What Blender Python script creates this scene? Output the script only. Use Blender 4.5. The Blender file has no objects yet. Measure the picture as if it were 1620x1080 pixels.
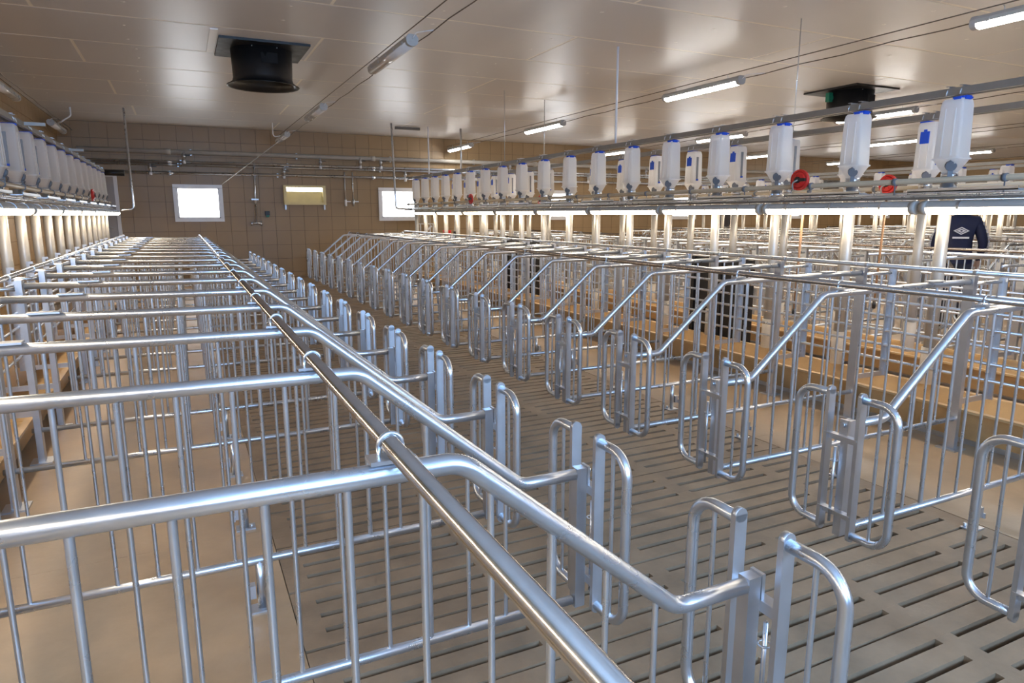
import bpy, math, random
from math import pi, sin, cos, radians
from mathutils import Vector, Matrix

random.seed(7)
H = 1.29                       # eye height above the stall floor
S = bpy.context.scene
COL = S.collection

# ---------------------------------------------------------------- camera
cam_d = bpy.data.cameras.new('camera')
cam_d.sensor_fit = 'HORIZONTAL'; cam_d.sensor_width = 36.0
cam_d.lens = 1066.7 / 1620 * 36
cam_d.clip_start = 0.02; cam_d.clip_end = 200
cam = bpy.data.objects.new('camera', cam_d); COL.objects.link(cam)
_rt = Vector((0.90037624, -0.43511072, -0.00113052))
_up = Vector((0.08150715, 0.16610968, 0.982733))
_fw = Vector((0.42740988, 0.8849216, -0.18502585))
m = Matrix((_rt, _up, -_fw)).transposed().to_4x4()
m.translation = (0, 0, H)
cam.matrix_world = m
S.camera = cam

# ---------------------------------------------------------------- light and exposure
EXPOSURE = 0.68
STRIP_L = 16.0      # tubes under the feeders
CEIL_L = 24.0       # ceiling tubes that are on
WIN_L = 7.0         # daylight in the window panes
BACK_W = 105.0      # daylight through the windows behind the camera (watts each)
vs = S.view_settings
S.display_settings.display_device = 'sRGB'
vs.view_transform = 'Standard'; vs.look = 'None'; vs.exposure = EXPOSURE; vs.gamma = 1.0
vs.use_curve_mapping = False
w = bpy.data.worlds.new('world'); S.world = w; w.use_nodes = True
w.node_tree.nodes['Background'].inputs[0].default_value = (0.62, 0.76, 1.0, 1)
w.node_tree.nodes['Background'].inputs[1].default_value = 1.0
BACK_Y = -2.4
BACK_WIN = [(-0.2, 1.6), (2.6, 1.6)]      # centre x, width of the windows behind the camera
for bx_, bw_ in BACK_WIN:
    ld = bpy.data.lights.new('window_daylight', 'AREA'); ld.shape = 'RECTANGLE'
    ld.size = bw_ - 0.1; ld.size_y = 1.3; ld.energy = BACK_W; ld.color = (0.33, 0.59, 1.0)
    lo = bpy.data.objects.new('window_daylight', ld); COL.objects.link(lo)
    lo.location = (bx_, BACK_Y + 0.05, 2.05); lo.rotation_euler = (radians(90), 0, 0)

# ---------------------------------------------------------------- materials
def _nt(name):
    mt = bpy.data.materials.new(name); mt.use_nodes = True
    nt = mt.node_tree; b = nt.nodes['Principled BSDF']
    return mt, nt, b
def _coords(nt, scale=(1, 1, 1), obj=True):
    g = nt.nodes.new('ShaderNodeNewGeometry') if not obj else nt.nodes.new('ShaderNodeTexCoord')
    mp = nt.nodes.new('ShaderNodeMapping'); mp.inputs['Scale'].default_value = scale
    nt.links.new(g.outputs['Position' if not obj else 'Object'], mp.inputs['Vector'])
    return mp.outputs['Vector']
def mat(name, col, rough=0.5, metal=0.0, var=0.12, scale=6.0, bump=0.0, bscale=60.0, rvar=0.1, world=True,
        spec=0.5, stretch=(1, 1, 1), coat=0.0):
    mt, nt, b = _nt(name)
    v = _coords(nt, stretch, obj=not world)
    n = nt.nodes.new('ShaderNodeTexNoise'); n.inputs['Scale'].default_value = scale; n.inputs['Detail'].default_value = 6
    n.inputs['Roughness'].default_value = 0.6
    nt.links.new(v, n.inputs['Vector'])
    mx = nt.nodes.new('ShaderNodeMix'); mx.data_type = 'RGBA'
    c1 = tuple(max(0, c * (1 - var)) for c in col); c2 = tuple(min(1, c * (1 + var)) for c in col)
    mx.inputs['A'].default_value = (*c1, 1); mx.inputs['B'].default_value = (*c2, 1)
    mr = nt.nodes.new('ShaderNodeMapRange'); mr.inputs['From Min'].default_value = 0.3; mr.inputs['From Max'].default_value = 0.7
    nt.links.new(n.outputs['Fac'], mr.inputs['Value'])
    nt.links.new(mr.outputs['Result'], mx.inputs['Factor']); nt.links.new(mx.outputs['Result'], b.inputs['Base Color'])
    m2 = nt.nodes.new('ShaderNodeMapRange')
    m2.inputs['To Min'].default_value = max(0.02, rough - rvar); m2.inputs['To Max'].default_value = min(1, rough + rvar)
    m2.inputs['From Min'].default_value = 0.3; m2.inputs['From Max'].default_value = 0.7
    nt.links.new(n.outputs['Fac'], m2.inputs['Value'])
    if rvar: nt.links.new(m2.outputs['Result'], b.inputs['Roughness'])
    else: b.inputs['Roughness'].default_value = rough
    b.inputs['Metallic'].default_value = metal
    b.inputs['Specular IOR Level'].default_value = spec
    b.inputs['Coat Weight'].default_value = coat
    if bump:
        n2 = nt.nodes.new('ShaderNodeTexNoise'); n2.inputs['Scale'].default_value = bscale; n2.inputs['Detail'].default_value = 4
        nt.links.new(v, n2.inputs['Vector'])
        bp = nt.nodes.new('ShaderNodeBump'); bp.inputs['Strength'].default_value = bump; bp.inputs['Distance'].default_value = 0.01
        nt.links.new(n2.outputs['Fac'], bp.inputs['Height']); nt.links.new(bp.outputs['Normal'], b.inputs['Normal'])
    return mt
def mat_emit(name, col, strength):
    mt, nt, b = _nt(name)
    b.inputs['Base Color'].default_value = (*col, 1); b.inputs['Roughness'].default_value = 0.4
    b.inputs['Emission Color'].default_value = (*col, 1); b.inputs['Emission Strength'].default_value = strength
    return mt
def mat_plastic(name, col, transl=0.45, clear=0.22):
    mt, nt, b = _nt(name)
    b.inputs['Base Color'].default_value = (*col, 1); b.inputs['Roughness'].default_value = 0.32
    t = nt.nodes.new('ShaderNodeBsdfTranslucent'); t.inputs['Color'].default_value = (*col, 1)
    ms = nt.nodes.new('ShaderNodeMixShader'); ms.inputs['Fac'].default_value = transl
    out = nt.nodes['Material Output']
    nt.links.new(b.outputs[0], ms.inputs[1]); nt.links.new(t.outputs[0], ms.inputs[2])
    tr = nt.nodes.new('ShaderNodeBsdfTransparent'); m3 = nt.nodes.new('ShaderNodeMixShader'); m3.inputs['Fac'].default_value = clear
    nt.links.new(ms.outputs[0], m3.inputs[1]); nt.links.new(tr.outputs[0], m3.inputs[2]); nt.links.new(m3.outputs[0], out.inputs['Surface'])
    return mt
M = {}
def galv(name, col, rough, metal=0.93):
    mt, nt, b = _nt(name)
    v = _coords(nt, (1, 1, 1), obj=False)
    no = nt.nodes.new('ShaderNodeTexNoise'); no.inputs['Scale'].default_value = 16; no.inputs['Detail'].default_value = 3
    nt.links.new(v, no.inputs['Vector'])
    mx = nt.nodes.new('ShaderNodeMix'); mx.data_type = 'RGBA'
    mx.inputs['A'].default_value = (*[c * 0.95 for c in col], 1); mx.inputs['B'].default_value = (*[min(1, c * 1.03) for c in col], 1)
    mr = nt.nodes.new('ShaderNodeMapRange'); mr.inputs['From Min'].default_value = 0.3; mr.inputs['From Max'].default_value = 0.7
    nt.links.new(no.outputs['Fac'], mr.inputs['Value'])
    nt.links.new(mr.outputs['Result'], mx.inputs['Factor']); nt.links.new(mx.outputs['Result'], b.inputs['Base Color'])
    m2 = nt.nodes.new('ShaderNodeMapRange'); m2.inputs['To Min'].default_value = rough - 0.015; m2.inputs['To Max'].default_value = rough + 0.03
    nt.links.new(mr.outputs['Result'], m2.inputs['Value']); nt.links.new(m2.outputs['Result'], b.inputs['Roughness'])
    b.inputs['Metallic'].default_value = metal
    return mt
M['galv'] = galv('galvanized_steel', (0.65, 0.685, 0.735), 0.28)
M['galv_flat'] = galv('galvanized_flat_steel', (0.60, 0.62, 0.655), 0.38)
M['galv_dark'] = galv('weathered_channel_steel', (0.30, 0.29, 0.275), 0.42, 0.6)
M['black_matte'] = None
M['stainless'] = mat('stainless_tube', (0.50, 0.46, 0.43), 0.17, 1.0, var=0.08, scale=14, rvar=0.06)
M['alu'] = mat('white_tube', (0.42, 0.40, 0.365), 0.40, 0.3, var=0.05, scale=9)
M['concrete'] = mat('smooth_concrete', (0.40, 0.275, 0.16), 0.34, var=0.20, scale=2.3, bump=0.06, bscale=40, rvar=0.05)
M['slat'] = mat('slatted_concrete', (0.265, 0.185, 0.115), 0.55, var=0.26, scale=5, bump=0.10, bscale=55, rvar=0.04)
M['pit'] = mat('pit_dark', (0.03, 0.028, 0.026), 0.9)
M['grout'] = mat('grout', (0.16, 0.11, 0.075), 0.85, var=0.1)
M['tile'] = mat('brown_wall_tile', (0.335, 0.225, 0.115), 0.42, var=0.07, scale=1.1, rvar=0.05)
M['ceil'] = mat('ceiling_panel', (0.65, 0.64, 0.645), 0.36, var=0.015, scale=0.8, rvar=0, spec=0.6)
M['ceil_joint'] = mat('ceiling_joint', (0.93, 0.89, 0.80), 0.5, var=0.02, rvar=0)
M['screw'] = mat('screw_washer', (0.85, 0.84, 0.82), 0.35, 0.1, var=0.05)
M['trough'] = mat('ochre_trough', (0.50, 0.325, 0.15), 0.38, var=0.18, scale=5, rvar=0.1)
M['hopper'] = mat_plastic('hopper_plastic', (0.98, 0.965, 0.945), 0.62, 0.06)
M['black_matte'] = mat('matte_black_plastic', (0.012, 0.011, 0.011), 0.75, var=0.1, spec=0.2)
M['blue'] = mat('blue_plastic', (0.015, 0.09, 0.62), 0.35, var=0.05)
M['knob'] = mat('grey_plastic', (0.15, 0.16, 0.18), 0.45, var=0.08)
M['strip_glass'] = mat('scale_window', (0.32, 0.33, 0.35), 0.2, var=0.05)
M['red'] = mat('red_plastic', (0.62, 0.02, 0.015), 0.35, var=0.1)
M['black'] = mat('black_plastic', (0.012, 0.011, 0.011), 0.42, var=0.2)
M['green'] = mat('green_plastic', (0.01, 0.16, 0.09), 0.4)
M['lamp_grey'] = mat('lamp_housing', (0.42, 0.41, 0.39), 0.42, var=0.06)
M['strip_on'] = mat_emit('strip_light_diffuser', (1.0, 0.83, 0.62), STRIP_L)
M['ceil_on'] = mat_emit('ceiling_light_diffuser', (1.0, 0.96, 0.90), CEIL_L)
M['ceil_off'] = mat('unlit_diffuser', (0.74, 0.72, 0.70), 0.12, var=0.03, spec=0.8)
M['pane'] = mat_emit('window_daylight_pane', (0.92, 0.96, 1.0), WIN_L)
M['white'] = mat('white_frame', (0.82, 0.82, 0.84), 0.35, var=0.03)
M['pvc'] = mat('grey_pvc_pipe', (0.50, 0.47, 0.42), 0.4, var=0.07)
M['auger'] = mat('beige_auger_pipe', (0.46, 0.38, 0.27), 0.42, var=0.07)
M['wire'] = mat('dark_wire', (0.16, 0.14, 0.12), 0.5, 0.4)
M['cream'] = mat('cream_plastic', (0.74, 0.63, 0.33), 0.45, var=0.06)
M['door'] = mat('grey_door', (0.40, 0.39, 0.39), 0.45, var=0.05)
M['wood'] = mat('brown_rod', (0.36, 0.20, 0.10), 0.55, var=0.15)
M['skin'] = mat('skin', (0.55, 0.36, 0.27), 0.5, var=0.08)
M['hair'] = mat('hair', (0.05, 0.03, 0.02), 0.6)
M['navy'] = mat('navy_cloth', (0.010, 0.014, 0.05), 0.75, var=0.2, scale=12)
M['darkcloth'] = mat('dark_cloth', (0.035, 0.028, 0.032), 0.8, var=0.2, scale=12)
M['trouser'] = mat('trouser_cloth', (0.03, 0.035, 0.06), 0.8, var=0.2)
M['boot'] = mat('rubber_boot', (0.02, 0.02, 0.02), 0.45)
M['emblem'] = mat('emblem_white', (0.75, 0.75, 0.78), 0.6, var=0.03)
M['sleeve'] = mat('sleeve_stripe', (0.36, 0.36, 0.40), 0.7, var=0.06)
M['clear'] = mat_plastic('clear_sleeve', (0.70, 0.66, 0.60), 0.5)

# ---------------------------------------------------------------- mesh helpers
class MB:
    def __init__(s): s.v = []; s.f = []; s.sm = []
    def _add(s, vs, fs, smooth):
        o = len(s.v); s.v += [tuple(q) for q in vs]
        for i, f in enumerate(fs):
            s.f.append(tuple(o + k for k in f)); s.sm.append(smooth[i] if isinstance(smooth, list) else smooth)
        return s
    def box(s, c, size, rz=0, ry=0):
        x, y, z = (d / 2 for d in size)
        P = [Vector((sx * x, sy * y, sz * z)) for sz in (-1, 1) for sx, sy in ((-1, -1), (1, -1), (1, 1), (-1, 1))]
        if rz or ry:
            R = Matrix.Rotation(rz, 3, 'Z') @ Matrix.Rotation(ry, 3, 'Y'); P = [R @ p for p in P]
        P = [p + Vector(c) for p in P]
        return s._add(P, [(3, 2, 1, 0), (4, 5, 6, 7), (0, 1, 5, 4), (1, 2, 6, 5), (2, 3, 7, 6), (3, 0, 4, 7)], False)
    def tube(s, pts, r, n=10, caps=True, closed=False):
        P = [Vector(p) for p in pts]; N = len(P)
        rr = r if isinstance(r, (list, tuple)) else [r] * N
        T = []
        for i in range(N):
            a = P[i] - P[i - 1] if i > 0 else (P[1] - P[0] if not closed else P[0] - P[-1])
            b = P[i + 1] - P[i] if i < N - 1 else (P[-1] - P[-2] if not closed else P[0] - P[-1])
            T.append((a.normalized() + b.normalized()).normalized())
        ref = Vector((0, 0, 1)) if abs(T[0].z) < 0.9 else Vector((0, 1, 0))
        u = (ref - T[0] * ref.dot(T[0])).normalized()
        vs = []
        for i in range(N):
            u = (u - T[i] * u.dot(T[i])).normalized(); w_ = T[i].cross(u)
            for k in range(n):
                a = 2 * pi * k / n
                vs.append(P[i] + (u * cos(a) + w_ * sin(a)) * rr[i])
        fs = []; sm = []
        for i in range(N if closed else N - 1):
            j = (i + 1) % N
            for k in range(n):
                k2 = (k + 1) % n
                fs.append((i * n + k, i * n + k2, j * n + k2, j * n + k)); sm.append(True)
        if caps and not closed:
            fs.append(tuple(range(n))[::-1]); fs.append(tuple((N - 1) * n + k for k in range(n))); sm += [False, False]
        return s._add(vs, fs, sm)
    def lathe(s, prof, c=(0, 0, 0), n=20, cap=True, sx=1, sy=1, smooth=True):
        vs = []
        for r, z in prof:
            for k in range(n):
                a = 2 * pi * k / n; vs.append((c[0] + r * cos(a) * sx, c[1] + r * sin(a) * sy, c[2] + z))
        fs = []; sm = []
        for i in range(len(prof) - 1):
            for k in range(n):
                k2 = (k + 1) % n
                fs.append((i * n + k, i * n + k2, (i + 1) * n + k2, (i + 1) * n + k)); sm.append(smooth)
        if cap:
            fs.append(tuple(range(n))[::-1]); fs.append(tuple((len(prof) - 1) * n + k for k in range(n))); sm += [False, False]
        return s._add(vs, fs, sm)
    def loft(s, secs, n=4, smooth=False):
        # secs: list of (z, half_x, half_y, corner, cx)
        vs = []; cnt = None
        for z, hx, hy, cr, cx in secs:
            ring = []
            for qx, qy, a0 in ((1, 1, 0), (-1, 1, pi / 2), (-1, -1, pi), (1, -1, 1.5 * pi)):
                for k in range(n):
                    a = a0 + (pi / 2) * k / (n - 1)
                    ring.append((cx + qx * (hx - cr) + cr * cos(a), qy * (hy - cr) + cr * sin(a), z))
            cnt = len(ring); vs += ring
        fs = []; sm = []
        for i in range(len(secs) - 1):
            for k in range(cnt):
                k2 = (k + 1) % cnt
                fs.append((i * cnt + k, i * cnt + k2, (i + 1) * cnt + k2, (i + 1) * cnt + k)); sm.append(smooth)
        fs.append(tuple(range(cnt))[::-1]); fs.append(tuple((len(secs) - 1) * cnt + k for k in range(cnt))); sm += [False, False]
        return s._add(vs, fs, sm)
    def extrude_y(s, poly, y0, y1, smooth=False):
        # poly: closed list of (x, z), counter-clockwise seen from -y
        n = len(poly)
        vs = [(x, y0, z) for x, z in poly] + [(x, y1, z) for x, z in poly]
        fs = [(k, (k + 1) % n, n + (k + 1) % n, n + k) for k in range(n)]
        fs = [f[::-1] for f in fs]
        fs += [tuple(range(n)), tuple(range(n, 2 * n))[::-1]]
        return s._add(vs, fs, [smooth] * n + [False, False])
    def mesh(s, name, mats):
        me = bpy.data.meshes.new(name)
        me.from_pydata(s.v, [], s.f)
        me.polygons.foreach_set('use_smooth', s.sm)
        for q in (mats if isinstance(mats, (list, tuple)) else [mats]): me.materials.append(q)
        me.update()
        return me
    def build(s, name, mt, parent=None, loc=None):
        o = bpy.data.objects.new(name, s.mesh(name, M[mt] if isinstance(mt, str) else mt)); COL.objects.link(o)
        if parent: o.parent = parent
        if loc: o.location = loc
        return o

def fillet(pts, r, n=6):
    P = [Vector(p) for p in pts]; out = [P[0]]
    for i in range(1, len(P) - 1):
        a = (P[i - 1] - P[i]).normalized(); b = (P[i + 1] - P[i]).normalized()
        ang = a.angle(b); d = r / math.tan(ang / 2)
        d = min(d, (P[i - 1] - P[i]).length * 0.48, (P[i + 1] - P[i]).length * 0.48)
        rr = d * math.tan(ang / 2)
        c = P[i] + (a + b).normalized() * (rr / sin(ang / 2))
        s0 = P[i] + a * d - c; s1 = P[i] + b * d - c
        tot = s0.angle(s1); ax = s0.cross(s1).normalized()
        for k in range(n + 1): out.append(c + Matrix.Rotation(tot * k / n, 3, ax) @ s0)
    out.append(P[-1]); return out

def tag(o, label=None, cat=None, group=None, kind=None):
    if label: o['label'] = label
    if cat: o['category'] = cat
    if group: o['group'] = group
    if kind: o['kind'] = kind
    return o
def empty(name, loc=(0, 0, 0), rz=0):
    o = bpy.data.objects.new(name, None); COL.objects.link(o); o.location = loc; o.rotation_euler = (0, 0, rz)
    o.empty_display_size = 0.1
    return o
class Model:
    """A thing made of named parts (and sub-parts); meshes are shared between its copies."""
    def __init__(s): s.parts = []; s.me = {}; s.joined = None
    def add(s, name, mb, mt, parent=None, label=None):
        s.parts.append((name, mb, mt, parent, label)); return len(s.parts) - 1
    def place(s, name, loc, rz, label, cat, group=None):
        root = empty(name, loc, rz); tag(root, label, cat, group); objs = []
        for i, (pn, mb, mt, par, lb) in enumerate(s.parts):
            if i not in s.me: s.me[i] = mb.mesh(pn, M[mt])
            o = bpy.data.objects.new(pn, s.me[i]); COL.objects.link(o)
            o.parent = root if par is None else objs[par]
            if lb: o['label'] = lb
            objs.append(o)
        return root
    def place_joined(s, name, loc, rz, label, cat, group=None):
        if s.joined is None:
            V = []; F = []; SM = []; MI = []; mats = []
            for pn, mb, mt, par, lb in s.parts:
                if M[mt] not in mats: mats.append(M[mt])
                k = mats.index(M[mt]); o = len(V); V += mb.v
                F += [tuple(o + q for q in f) for f in mb.f]; SM += mb.sm; MI += [k] * len(mb.f)
            me = bpy.data.meshes.new(name); me.from_pydata(V, [], F)
            for q in mats: me.materials.append(q)
            me.polygons.foreach_set('use_smooth', SM); me.polygons.foreach_set('material_index', MI); me.update()
            s.joined = me
        o = bpy.data.objects.new(name, s.joined); COL.objects.link(o); o.location = loc; o.rotation_euler = (0, 0, rz)
        return tag(o, label, cat, group)
ORD = ('first second third fourth fifth sixth seventh eighth ninth tenth eleventh twelfth thirteenth fourteenth fifteenth '
       'sixteenth seventeenth eighteenth nineteenth twentieth').split()

# ---------------------------------------------------------------- layout (metres; y runs along the rows, x across them)
PITCH = 0.65
YL, YR = 0.907, 1.527           # first partitions left and right of the aisle
XA, XB = 0.965, 2.046           # gate posts left and right of the aisle
CT = 4.65                       # centre line between the two head-to-head rows on the right
XC = 2 * CT - XB                # gate posts of the row behind
PER = 2 * (CT - (XA + XB) / 2)  # repeat of the double rows
YF = 15.1                       # far wall
XW = -1.92                      # left wall
XE = 23.2                       # right wall
ZC = H + 1.70                   # ceiling
SL0, SL1 = 0.232, 2.933         # slatted strip of the aisle

# ---------------------------------------------------------------- the setting
fl = empty('floor'); tag(fl, kind='structure')
def slab(x0, x1, y0, y1, mt, z=0.0, name='slab', t=0.12):
    b = MB().box(((x0 + x1) / 2, (y0 + y1) / 2, z - t / 2), (x1 - x0, y1 - y0, t)); return b.build(name, mt, fl)
y = BACK_Y
k = 0
while y < YF - 0.01:                     # cast slabs under the stalls, joints every 2.6 m
    y1 = min(YF, BACK_Y + 2.6 * (k + 1))
    slab(XW, SL0 - 0.003, y + 0.0004, y1 - 0.0004, 'concrete')
    slab(SL1 + 0.003, CT + 3.5, y + 0.0004, y1 - 0.0004, 'concrete')
    y = y1; k += 1
slab(CT + 3.502, XE, BACK_Y, YF, 'concrete')
slab(XW - 0.2, XE + 0.2, BACK_Y - 0.2, YF + 0.2, 'pit', z=-0.62, name='pit_bottom')
# slatted panels: three rows of slots each, an open joint between panels
COLS = [(0.307, 0.89), (0.96, 1.44), (1.512, 1.995), (2.068, 2.55), (2.627, 2.85)]
PP = 0.352
def slat_mesh():
    b = MB(); L = PP - 0.013; rows = [0.0875 * q - 0.0065 for q in (1, 2, 3)]; hw = 0.0128; t = 0.10
    edges = [0.0] + [v_ for r_ in rows for v_ in (r_ - hw, r_ + hw)] + [L]
    for i in range(0, len(edges), 2):
        ya, yb = edges[i], edges[i + 1]
        b.box(((SL0 + SL1) / 2, (ya + yb) / 2, -t / 2), (SL1 - SL0, yb - ya, t))
    solid = [(SL0, COLS[0][0])] + [(COLS[i][1], COLS[i + 1][0]) for i in range(4)] + [(COLS[4][1], SL1)]
    for r_ in rows:
        for a, c in solid:
            b.box(((a + c) / 2, r_, -t / 2 - 0.0002), (c - a, 2 * hw + 0.0004, t))
    return b.mesh('slat_panel', M['slat'])
sm_ = slat_mesh()
k0 = math.floor((BACK_Y - 1.20) / PP) + 1
for k in range(k0, 200):
    yy = 1.20 + PP * k
    if yy + PP > YF: break
    o = bpy.data.objects.new('slat_panel', sm_); COL.objects.link(o); o.parent = fl; o.location = (0, yy + 0.0065, random.uniform(-0.002, 0.001))
slab(SL0, SL1, yy + 0.005, YF, 'concrete')

# walls
TP = 0.29
def tiled_wall(name, horiz, fixed, a0, a1, facing, phase_a, phase_z, dist):
    """a tiled wall: a backing slab, the tiles that show largest as parts, the rest joined."""
    root = empty(name); tag(root, kind='structure')
    t = 0.2
    if horiz: MB().box(((a0 + a1) / 2, fixed - facing * t / 2, ZC / 2), (a1 - a0 + 0.4, t, ZC + 0.3)).build('backing', 'grout', root)
    else: MB().box((fixed - facing * t / 2, (a0 + a1) / 2, ZC / 2), (t, a1 - a0, ZC + 0.3)).build('backing', 'grout', root)
    cells = []
    i0 = math.floor((a0 - phase_a) / TP); i1 = math.ceil((a1 - phase_a) / TP)
    j0 = math.floor((0 - phase_z) / TP); j1 = math.ceil((ZC - phase_z) / TP)
    for i in range(i0, i1):
        for j in range(j0, j1):
            p0, p1 = max(a0, phase_a + i * TP), min(a1, phase_a + (i + 1) * TP)
            z0, z1 = max(0.0, phase_z + j * TP), min(ZC, phase_z + (j + 1) * TP)
            if p1 - p0 < 0.03 or z1 - z0 < 0.03: continue
            cells.append((dist((p0 + p1) / 2, (z0 + z1) / 2), p0, p1, z0, z1))
    cells.sort()
    g = 0.0028; th = 0.012; cache = {}; rest = MB()
    for q, (d_, p0, p1, z0, z1) in enumerate(cells):
        w_, h_ = round(p1 - p0 - 2 * g, 4), round(z1 - z0 - 2 * g, 4)
        c_ = ((p0 + p1) / 2, fixed + facing * 0.004, (z0 + z1) / 2) if horiz else (fixed + facing * 0.004, (p0 + p1) / 2, (z0 + z1) / 2)
        sz = (w_, th, h_) if horiz else (th, w_, h_)
        if q < 300:
            if (w_, h_) not in cache: cache[(w_, h_)] = MB().box((0, 0, 0), sz).mesh('tile', M['tile'])
            o = bpy.data.objects.new('tile', cache[(w_, h_)]); COL.objects.link(o); o.parent = root; o.location = c_
        else: rest.box(c_, sz)
    if rest.v: tag(rest.build('wall_tiling', 'tile', root), kind='stuff')
    return root
tiled_wall('wall_far', True, YF, XW, XE, -1, 2.08, 1.25 - 5 * TP, lambda a, z: abs(a - 2.2) + (0.0 if z > 0.5 else 3))
tiled_wall('wall_left', False, XW, BACK_Y, YF, 1, 0.1, 1.25 - 5 * TP, lambda a, z: abs(a - 10.5) + (0 if z > 0.6 else 2))
tag(MB().box((XE + 0.1, (BACK_Y + YF) / 2, ZC / 2), (0.2, YF - BACK_Y, ZC + 0.3)).build('wall_right', 'tile'), kind='structure')
# back wall with its window openings (behind the camera)
wb = empty('wall_back'); tag(wb, kind='structure')
WZ0, WZ1 = 1.4, 2.7
MB().box(((XW + XE) / 2, BACK_Y - 0.1, WZ0 / 2), (XE - XW, 0.2, WZ0)).build('lower_wall', 'tile', wb)
MB().box(((XW + XE) / 2, BACK_Y - 0.1, (WZ1 + ZC) / 2), (XE - XW, 0.2, ZC - WZ1 + 0.1)).build('upper_wall', 'tile', wb)
xe = XW
for bx_, bw_ in BACK_WIN + [(XE + 1, 2.0)]:
    x1 = min(bx_ - bw_ / 2, XE)
    MB().box(((xe + x1) / 2, BACK_Y - 0.1, (WZ0 + WZ1) / 2), (x1 - xe, 0.2, WZ1 - WZ0)).build('pier', 'tile', wb); xe = bx_ + bw_ / 2

# ceiling: sandwich panels with pale joints and screw washers
ce = empty('ceiling'); tag(ce, kind='structure')
MB().box(((XW + XE) / 2, (BACK_Y + YF) / 2, ZC + 0.0512), (XE - XW + 0.4, YF - BACK_Y + 0.4, 0.10)).build('joint_backing', 'ceil_joint', ce)
scr = MB(); PW = 1.11; y0 = 7.144 - 10 * PW; r_ = 0
while y0 < YF:
    ya, yb = max(BACK_Y, y0 + 0.016), min(YF, y0 + PW - 0.016)
    if yb - ya > 0.05:
        xs = [XW] + [q for q in ((-3.9 + (r_ * 2.37) % 4.6) + 4.6 * n_ for n_ in range(8)) if XW + 0.4 < q < XE - 0.4] + [XE]
        for a, c in zip(xs, xs[1:]):
            MB().box(((a + c) / 2, (ya + yb) / 2, ZC + 0.002), (c - a - 0.028, yb - ya, 0.004)).build('ceiling_panel', 'ceil', ce)
        for q in range(40):
            sx_ = XW + 0.35 + q * 1.24 + (r_ % 2) * 0.05
            if sx_ < XE:
                for yy in (ya + 0.16, (ya + yb) / 2 + 0.08) if r_ % 2 else (ya + 0.3, ya + 0.85):
                    if yy < YF - 0.1: scr.lathe([(0.022, 0), (0.020, -0.0010), (0.006, -0.0012), (0.005, -0.0025), (0.0005, -0.003)], (sx_, yy, ZC + 0.0005), n=8, cap=False)
    y0 += PW; r_ += 1
tag(scr.build('panel_screws', 'screw', ce), kind='stuff')
# aluminium cover strip on one panel joint
MB().box((0.42, 8.27 - 0.55, ZC - 0.004), (0.07, 1.0, 0.012)).build('joint_cover', 'screw', ce)

# windows in the far wall
def window(n, x0, x1, z0, z1):
    root = empty('window_%d' % n, ((x0 + x1) / 2, YF, z0)); tag(root, kind='structure')
    W_, Hh = x1 - x0, z1 - z0; d_ = 0.05
    f = MB()
    f.box((0, -d_ / 2, 0.035), (W_, d_, 0.07)); f.box((0, -d_ / 2, Hh - 0.03), (W_, d_, 0.06))
    for s_ in (-1, 1): f.box((s_ * (W_ / 2 - 0.03), -d_ / 2, Hh / 2), (0.06, d_, Hh - 0.13))
    fr = f.build('window_frame', 'white', root)
    g_ = MB()
    for s_ in (-1, 1): g_.box((s_ * (W_ / 2 - 0.075), -d_ / 2, Hh / 2), (0.028, d_ * 0.7, Hh - 0.135))
    g_.box((0, -d_ / 2, 0.082), (W_ - 0.13, d_ * 0.7, 0.024)); g_.box((0, -d_ / 2, Hh - 0.071), (W_ - 0.13, d_ * 0.7, 0.022))
    g_.build('sash', 'white', root)
    MB().box((0, -0.022, Hh / 2), (W_ - 0.16, 0.012, Hh - 0.17)).build('pane', 'pane', root)
    MB().box((-W_ / 2 + 0.075, -d_ - 0.008, Hh * 0.72), (0.02, 0.016, 0.06)).build('window_latch', 'white', root)
for n_, xw in enumerate((-0.10, 3.99, 8.1, 12.1, 16.2, 20.3)):
    window(n_ + 1, xw, xw + 0.90, H - 0.135, H + 0.59)
# grey door leaf on the far wall at the left
dr = empty('door_1', (-1.40, YF, 0)); tag(dr, kind='structure')
MB().box((0, -0.03, 1.0), (0.62, 0.05, 2.0)).build('door_leaf', 'door', dr)
f = MB(); f.box((-0.34, -0.035, 1.02), (0.06, 0.07, 2.04)); f.box((0.34, -0.035, 1.02), (0.06, 0.07, 2.04)); f.box((0, -0.035, 2.03), (0.62, 0.07, 0.06))
f.build('door_frame', 'white', dr)
MB().tube(fillet([(0.24, -0.055, 1.05), (0.24, -0.11, 1.05), (0.12, -0.11, 1.05)], 0.02), 0.009, 8).build('door_handle', 'galv', dr)

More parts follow.
